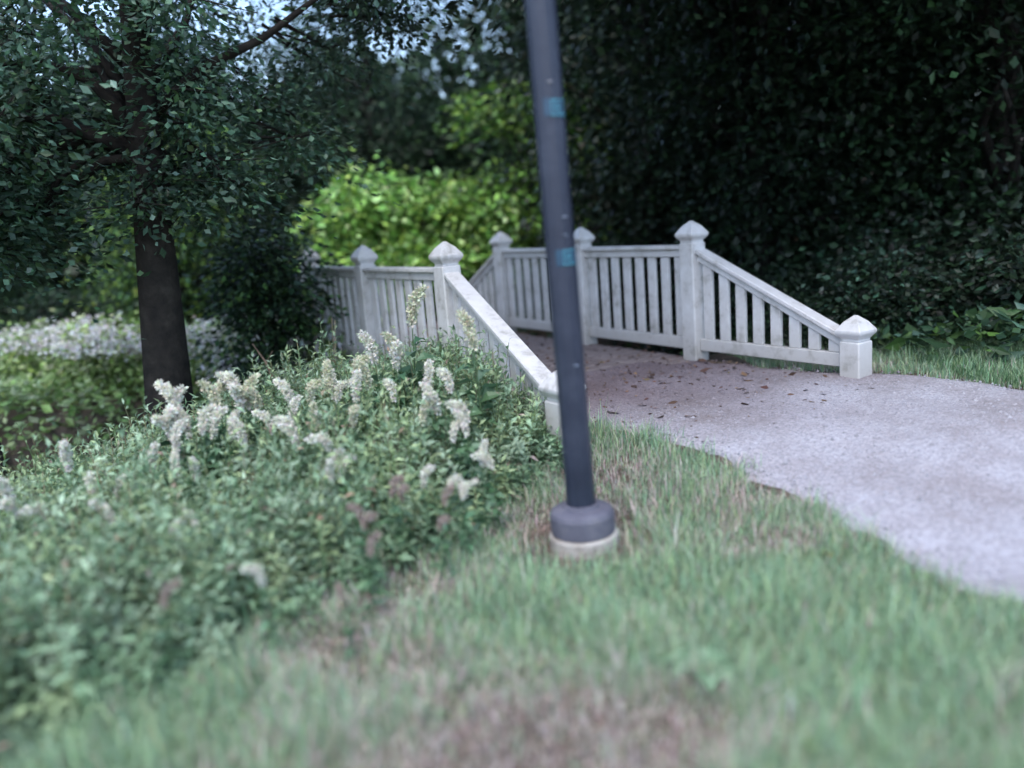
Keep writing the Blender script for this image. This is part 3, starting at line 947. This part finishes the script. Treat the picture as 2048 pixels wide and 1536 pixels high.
for gk in WHERE:
    for kd in 'wcd':
        ids = sorted((h[0], i) for i, h in enumerate(HEADS) if h[4] == gk and h[3] == kd)
        for r_, (_, i) in enumerate(ids):
            rank[i] = (r_, len(ids))
for i, (px, py, D, kind, gk) in enumerate(HEADS):
    st, lf, pm, top = variants[kind][i % len(variants[kind])]
    tip = at(px, py, D * .84)
    rz_ = random.uniform(0, 6.28)
    for _ in range(3):                                   # root so that the bent plume ends up over the place
        gzv = gz(tip.x, tip.y)
        sc = min(1.6, max(.3, (tip.z - gzv) / top[2]))
        bx_ = tip.x - sc * (top[0] * math.cos(rz_) - top[1] * math.sin(rz_))
        by_ = tip.y - sc * (top[0] * math.sin(rz_) + top[1] * math.cos(rz_))
    k_, n_ = rank[i]
    lab = LOOK[kind] + ' ' + WHERE[gk] + ('' if n_ == 1 else ', ' + ORD[k_] + ' from the left')
    e = empty('flowering_plant', (bx_, by_, gz(bx_, by_) - .01), lab, 'plant', 'white plumed plants of the creek bank', rz_, sc)
    link('stem', st, e); link('leaf_spray', lf, e); link('flower_plume', pm, e)

# ------------------------------------------------------------------ loose things on the ground
def rosette(loc, sc, label):
    r = np.random.default_rng(int(abs(loc[0]) * 100))
    e = empty('broadleaf_weed', (loc[0], loc[1], gz(*loc) + .0), label, 'weed', None, 0, sc)
    for k in range(7):
        a = k * .9 + r.uniform(-.2, .2); L = r.uniform(.09, .14); g = Geo()
        rows = 6
        for i in range(rows + 1):
            t = i / rows
            w = L * .30 * math.sin(math.pi * min(1, t * .93 + .07)) ** .8 * (1 if i < rows else .1)
            d = L * t; z = .012 + .07 * math.sin(t * 2.3) - .02 * t
            for sgn, zz in ((-1, .012), (0, 0), (1, .012)):
                g.v.append((math.cos(a) * d - math.sin(a) * w * sgn, math.sin(a) * d + math.cos(a) * w * sgn, z + zz * (w / (L * .3))))
        for i in range(rows):
            for j in range(2):
                b = i * 3 + j; g.f.append([b, b + 1, b + 4, b + 3])
        link('leaf', g.mesh('leaf', M_BROAD, True), e)
M_BROAD = solid('broad_leaf', [(.3, (.13, .22, .12)), (.6, (.20, .31, .18)), (.8, (.28, .38, .25))], 12, .5, .3, 50)
rosette((.515, 2.22), 1.0, 'pale broad leaved weed in the lawn, the larger one in front of the lamp post')
rosette((.24, 2.62), .62, 'small pale broad leaved weed in the lawn just in front of the lamp footing')
M_YEL = solid('yellow_leaf', [(.3, (.42, .30, .08)), (.7, (.55, .42, .14))], 30, .6, .2)
p = (1.19, 2.93)
g = Geo()
for i in range(7):
    t = i / 6; w = .019 * math.sin(math.pi * max(.02, min(.98, t))) ** .8
    for sgn in (-1, 0, 1): g.v.append(((t - .5) * .085, w * sgn, .012 * abs(sgn) + .01 * math.sin(t * 4)))
for i in range(6):
    for j in range(2): b = i * 3 + j; g.f.append([b, b + 1, b + 4, b + 3])
o = link('fallen_leaf', g.mesh('fallen_leaf', M_YEL, True), None, (p[0], p[1], gz(*p) + .035)); o.rotation_euler = (.1, .35, 1.35)
tag(o, 'single yellow fallen leaf on the grass beside the path edge', 'leaf')
# leaning dead stick over the creek
a, b = at(505, 688, 5.9), at(592, 835, 5.3)
d = (b - a)
g = Geo().tube([(0, 0, 0), d * .3 + Vector((.01, 0, .02)), d * .65 + Vector((-.01, 0, -.01)), d * 1.15], [.006, .009, .011, .013], 6)
g.tube([d * .3, d * .3 + Vector((.06, .03, .09))], [.005, .002], 5)
o = link('dead_stick', g.mesh('dead_stick', M_TWIG, True), None, a)
tag(o, 'thin bare brown stick leaning down into the bank foliage near the creek', 'stick')

# ------------------------------------------------------------------ trees
# big leaning tree on the left bank
bt = at(330, 900, 5.9); bx, by = bt.x, bt.y; bz = gz(bx, by)
cm, C = crown(31, [(-1.4, .4, 3.35, 1.0, .9, .7, 34), (.55, .6, 3.2, .7, .9, .5, 16), (-.3, .6, 4.3, 2.6, 1.6, .75, 74), (-1.2, 1.0, 3.5, 1.6, .9, .5, 26), (-.75, -.3, 2.75, .35, .5, .35, 14), (.5, -.1, 2.75, .4, .4, .3, 10), (-1.7, .3, 2.85, .5, .7, .4, 12)], 260, .062, GREEN_BLUE + GREEN_BLUE + GREEN_MID, .21, .35)
tm = trunk_mesh(5, 5.2, .225, C, 16, (.065, .01), .60, twigs=420, wob=.25)
tree('bank_tree', (bx, by, bz), 'near tree with a thick dark trunk rooted on the creek bank left of the bridge', cm, tm)
# slim dark stem at the very left
q = at(8, 960, 4.9)
cm2, C2 = crown(32, [(0, 0, 3.4, 1.0, 1.0, .8, 30), (-.2, .2, 2.6, .6, .6, .5, 12)], 190, .062, GREEN_MID + GREEN_BLUE, .22, .4)
tree('slim_tree', (q.x, q.y, gz(q.x, q.y)), 'slim dark stemmed sapling at the far left of the bank', cm2, trunk_mesh(9, 3.6, .035, C2, 10, (.0, .02), .4))

# generic woodland trees: three crown forms per tone
def forest_variant(seed, cols, low, h, w, per=125, size=.105, clumps=230, spread=.42):
    bl = [(0, 0, h * .62, w, w, h * .33, int(clumps * .5)), (0, 0, h * .35, w * .95, w * .95, h * .22, int(clumps * .3)),
          (0, 0, low + h * .08, w * .8, w * .8, h * .12, int(clumps * .2))]
    cm, C = crown(seed, bl, per, size, cols, spread, .45)
    return cm, trunk_mesh(seed, h * .85, .17, C, 34, (random.uniform(-.02, .02), 0), .12)
F_DARK = [forest_variant(41 + i, [GREEN_DARK, GREEN_DARK + GREEN_MID[:1], GREEN_DARK + [(.045, .07, .05), (.05, .06, .035)]][i], .2, 8.5, 2.1) for i in range(3)]
F_MID = [forest_variant(51 + i, GREEN_DARK + GREEN_MID, .5, 8.0, 2.1) for i in range(2)]
F_LIM = [forest_variant(61, GREEN_YEL + GREEN_MID, .5, 6.0, 1.7, 80, .13, 170, .36)]
spots = [
 # x, y, kind, index, scale, label
 (3.2, 9.6, 'D', 0, .95, 'dark leafy tree just behind the right railing of the bridge'),
 (5.2, 8.4, 'D', 1, 1.0, 'dark leafy tree on the right beyond the low end post'),
 (7.6, 8.6, 'D', 2, 1.0, 'dark leafy tree at the far right edge of the wood'),
 (2.3, 12.3, 'D', 2, 1.05, 'dark tree rising directly behind the tallest right bridge post'),
 (4.6, 12.0, 'D', 0, 1.15, 'second row dark tree behind the right hand shrubs'),
 (7.8, 12.6, 'D', 1, 1.15, 'second row dark tree at the far right'),
 (1.6, 17.2, 'M', 0, 1.1, 'mid green tree far back behind the lamp post'),
 (3.2, 16.2, 'D', 1, 1.2, 'back row dark tree to the right of the lamp post'),
 (-5.9, 15.6, 'M', 1, .76, 'mid green tree behind the bright white blossom on the left'),
 (-9.2, 14.2, 'M', 0, .56, 'mid green tree at the far left beyond the creek'),
 (-12.4, 18.0, 'D', 2, .72, 'dark tree far back on the left edge'),
 (-7.6, 19.0, 'D', 0, .74, 'dark tree far back between the left trunks'),
 (-2.5, 17.6, 'M', 1, .98, 'tall tree far back behind the lime green shrub'),
 (-4.7, 11.8, 'Y', 0, .66, 'small yellow green tree by the hidden left end of the bridge'),
]
for x, y, kd, i, sc, lab in spots:
    cm_, tm_ = {'D': F_DARK, 'M': F_MID, 'Y': F_LIM}[kd][i]
    tree('woodland_tree', (x, y, gz(x, y)), lab, cm_, tm_, 'tree', 'trees of the wood around the footbridge', random.uniform(0, 6.28), sc)
# tall trees, crowns out of view above bridge and path, placed to shade them
for x, y, lx, ly, seed, lab in ((6.6, 7.4, -3.4, -.6, 71, 'tall dark tree whose unseen limbs are placed to shade the path on the right'), (3.3, 10.8, -2.1, -4.3, 72, 'tall dark tree whose unseen limbs are placed to shade the bridge')):
    cmh, Ch = crown(seed, [(lx, ly, 5.6, 2.3, 2.0, .9, 200), (0, 0, 7.6, 2.4, 2.4, 1.2, 80)], 150, .11, GREEN_DARK, .42, .4)
    tree('shading_tree', (x, y, gz(x, y)), lab, cmh, trunk_mesh(seed, 7.0, .2, Ch, 34, (0, 0), .5), 'tree')

# lime green shrubs in the clearing behind the bridge
cml, Cl = crown(81, [(-.75, 0, 1.75, .45, .6, .45, 14), (.1, .1, 1.55, .6, .8, .5, 16), (.95, .1, 1.45, .7, .6, .45, 14), (-1.1, -.1, 1.1, .4, .6, .4, 10), (.2, 0, .75, 1.6, .9, .5, 34)], 105, .13, GREEN_LIME, .28, .35, .2)
tml = trunk_mesh(81, 2.0, .06, Cl, 20, (0, 0), .1)
q = at(825, 470, 12.6)
tree('lime_shrub', (q.x, q.y, gz(q.x, q.y)), 'bright lime green shrub glowing in the clearing behind the bridge posts', cml, tml, 'shrub', None, .1, 1.05)
cms, Cs = crown(82, [(0, 0, 2.8, .9, .6, .28, 12), (.6, 0, 2.3, .5, .5, .3, 6), (-.3, 0, 1.5, .8, .5, .5, 10), (0, 0, .8, .9, .7, .7, 26)], 70, .13, GREEN_YEL + GREEN_YEL + GREEN_LIME, .25, .3, .25)
q = at(1060, 400, 12.9)
tree('lime_sapling', (q.x, q.y, gz(q.x, q.y)), 'thin yellow green sapling showing on both sides of the lamp post', cms, trunk_mesh(82, 3.0, .05, Cs, 14, (0, 0), .1), 'tree', None, 0, 1.05)

# white blossom shrubs on the far bank
def blossom(seed, rad, hgt):
    cm, C = crown(seed, [(0, 0, hgt * .55, rad, rad * .7, hgt * .42, 40)], 70, .085, [(.26, .36, .12), (.20, .31, .08), (.34, .42, .22)], .2, .3)
    r = np.random.default_rng(seed)
    n = 2600
    c = C[r.integers(0, len(C), n)]; P = c + r.normal(size=(n, 3)) * np.array([.14, .14, .06]); P[:, 2] = np.maximum(P[:, 2], hgt * .72) + r.uniform(-.05, .1, n)
    D = r.normal(size=(n, 3)); D /= np.linalg.norm(D, axis=1, keepdims=True)
    L = r.uniform(.035, .07, n)
    return cm, leaves2(P, D, L * .4, L, pal(n, [(.84, .81, .82), (.88, .86, .87), (.76, .72, .74)], r, .06), mat=M_PETAL, name='blossom', rgen=r), trunk_mesh(seed, hgt * .7, .03, C, 12, (0, 0), .05, name='stems')
for px, py, Yd, rad, hg, seed, lab in ((110, 650, 10.0, .95, .85, 91, 'white blossoming shrub left of the dark trunk on the far creek bank'),
                                       (240, 655, 9.2, .6, .80, 92, 'white blossoming shrub close against the left of the dark trunk'),
                                       (405, 650, 9.0, .55, .85, 93, 'white blossoming shrub just right of the dark trunk'),
                                       (520, 672, 8.6, .5, .75, 94, 'low white blossoming shrub midway between dark trunk and railing'),
                                       (610, 695, 8.0, .35, .6, 95, 'small white blossoming shrub beside the hidden end of the railing')):
    t = at(px, py, Yd); zb = gz(t.x, t.y)
    cmb, bl, stm = blossom(seed, rad, hg)
    e = empty('blossom_shrub', (t.x, t.y, t.z - hg), lab, 'shrub', 'blossoming shrubs on the far bank')
    e.location.z = min(zb, t.z - hg) if zb < t.z - hg else zb - .05
    e.scale.z = max(.5, (t.z - e.location.z) / hg)
    link('crown', cmb, e); link('blossom', bl, e); link('stems', stm, e)

cmr, Cr = crown(97, [(.02, 0, 2.25, .42, .45, .55, 50), (-.12, 0, 1.6, .36, .4, .4, 22), (.05, -.1, 1.0, .34, .35, .4, 14)], 95, .07, GREEN_MID + GREEN_DARK + GREEN_YEL[2:], .17, .35)
tree('creek_tree', (-2.24, 7.72, gz(-2.24, 7.72)), 'low leafy tree growing out of the creek gully over the left end of the railing', cmr, trunk_mesh(97, 2.2, .06, Cr, 16, (0, 0), .15), 'tree')

# understorey: bushes on the right bank, ivy-like cover
def bush_variant(seed, cols, rad=.7, hgt=.9, clumps=70, per=80, size=.075):
    cm, C = crown(seed, [(0, 0, hgt * .5, rad, rad, hgt * .48, clumps)], per, size, cols, .17, .3)
    return cm, trunk_mesh(seed, hgt * .7, .022, C, 16, (0, 0), .05, name='stems')
BUSH = [bush_variant(101, GREEN_BLUE[2:] + GREEN_DARK + [(.05, .06, .045)]), bush_variant(102, GREEN_MID + GREEN_DARK + GREEN_DARK), bush_variant(103, GREEN_DARK)]
for x, y, i, sc, lab in ((3.25, 6.9, 0, .85, 'grey green bush right behind the low end post of the right railing'),
                         (4.2, 6.3, 0, 1.0, 'grey green bush beyond the path on the right side'),
                         (5.1, 6.6, 1, 1.15, 'rounded bush at the right edge behind the grass verge'),
                         (2.7, 7.9, 2, .95, 'dark bush behind the sloping right railing'),
                         (2.55, 6.75, 2, .55, 'small dark bush close behind the slats of the sloping right railing'),
                         (3.9, 7.7, 0, 1.1, 'taller bush in the second row on the right'),
                         (5.0, 8.0, 2, 1.3, 'tall dark bush in the second row at the right edge'),
                         (2.0, 9.2, 2, 1.0, 'dark bush behind the level right railing'),
                         (1.0, 11.0, 1, 1.2, 'bush at the far right end of the bridge'),
                         (.75, 9.0, 1, .45, 'small sprig bush poking through the far bay of the right railing'),
                         (-1.3, 13.4, 1, 1.0, 'green bush in front of the lime shrub'),
                         (-3.3, 11.6, 1, 1.1, 'bush beyond the left end of the bridge'),
                         (-7.0, 13.0, 1, 1.3, 'bush behind the blossoms at the far left')):
    cm_, tm_ = BUSH[i]
    e = empty('bush', (x, y, gz(x, y) - .03), lab, 'bush', 'bushes under the trees', random.uniform(0, 6.28), sc)
    link('crown', cm_, e); link('stems', tm_, e)

def ground_cover(seed, n):
    """low weeds and ferny leaves under the trees and on the gully sides"""
    r = np.random.default_rng(seed)
    x = r.uniform(-9, 9, n); y = r.uniform(5, 16, n)
    s = (x - BC[0]) * U[0] + (y - BC[1]) * U[1]; w = (x - BC[0]) * N[0] + (y - BC[1]) * N[1]
    k = (bed_side(x, y) < 0) | (s > -.9)
    k &= ~in_path(x, y) & ~((np.abs(w - .1) < 1.12) & (s > -3) & (s < 9)) & ~(np.abs(s) < .55)
    k &= ~((s < -2) & (w > 0) & (w < 1.6))
    x, y, s = x[k], y[k], s[k]; n = len(x)
    h = .22 * (1 + .5 * wav(x, y, 1.7, 2)) * r.uniform(0, 1, n) ** .6
    P = np.stack([x, y, terrain(x, y) + h], -1)
    a = r.uniform(0, 6.28, n); el = r.normal(.2, .4, n)
    D = np.stack([np.cos(a) * np.cos(el), np.sin(a) * np.cos(el), np.sin(el)], -1)
    L = r.gamma(5, .016, n) + .02
    c = pal(n, GREEN_MID + GREEN_YEL[2:] + GREEN_BLUE[:1], r, .25)
    left = (x < -2.0) & (s > .6)
    c[left] = pal(int(left.sum()), [(.26, .38, .14), (.34, .44, .24), (.20, .32, .10)], r, .25)  # paler far bank leaves: the open bank's brighter light put into their colour
    return leaves2(P, D, L * .27, L, c, name='ground_cover', rgen=r)
tag(link('ground_cover', ground_cover(6, 105000)), 'low weeds covering the ground under the trees and beyond the creek', kind='stuff')

# verge grass at the right edge beyond the path
def verge(seed, n):
    r = np.random.default_rng(seed)
    x = r.uniform(2.7, 6.5, n); y = r.uniform(3.6, 6.6, n)
    k = ~in_path(x, y) & (x + y > 7.9) & (x > 2.95); x, y = x[k], y[k]; n = len(x)
    P = np.stack([x, y, terrain(x, y)], -1); a = r.uniform(0, 6.28, n); el = r.uniform(.6, 1.5, n)
    D = np.stack([np.cos(a) * np.cos(el), np.sin(a) * np.cos(el), np.sin(el)], -1)
    L = r.uniform(.05, .13, n)
    return leaves2(P, D, r.uniform(.002, .004, n), L, pal(n, [(.12, .22, .10), (.15, .26, .12), (.09, .17, .09)], r, .2), mat=M_GRASS, name='verge_grass', rgen=r)
tag(link('verge_grass', verge(9, 40000)), 'longer grass on the verge beyond the right edge of the path', kind='stuff')

# far wood behind everything
def far_wood(seed, n):
    r = np.random.default_rng(seed)
    a = r.uniform(-1.25, 1.25, n); d = r.uniform(20, 27, n)
    x = np.sin(a) * d; y = np.cos(a) * d
    top = 5.2 + 1.0 * wav(x, y, .55, 2) + .6 * wav(x, y, 1.6, 4) + 4.5 * sm(0, 4, x) - 1.0 * sm(3, 7, -x)
    z = terrain(x, y) + r.uniform(-.1, 1, n) * top
    D = r.normal(size=(n, 3)); D /= np.linalg.norm(D, axis=1, keepdims=True)
    L = r.uniform(.25, .6, n)
    return leaves2(np.stack([x, y, z], -1), D, L * .4, L, pal(n, GREEN_DARK + GREEN_MID[:1], r, .25), name='far_wood', rgen=r)
tag(link('far_wood', far_wood(12, 80000)), 'dark mass of woodland closing the view behind the clearing', kind='stuff')

# slim blue post far off on the left
fp = at(212, 600, 13.0)
o = empty('distant_lamp_post', (fp.x, fp.y, gz(fp.x, fp.y)), 'distant slim blue lamp post glimpsed beyond the blossoms left of the trunk', 'lamp post')
link('pole', Geo().tube([(0, 0, 0), (0, 0, 1.6), (0, 0, 3.4)], [.07, .06, .055], 12).mesh('far_pole', M_POLE, True), o)
link('base_cover', Geo().lathe([(.14, 0), (.14, .12), (.07, .14)], 16).mesh('far_base', M_RING, False), o)
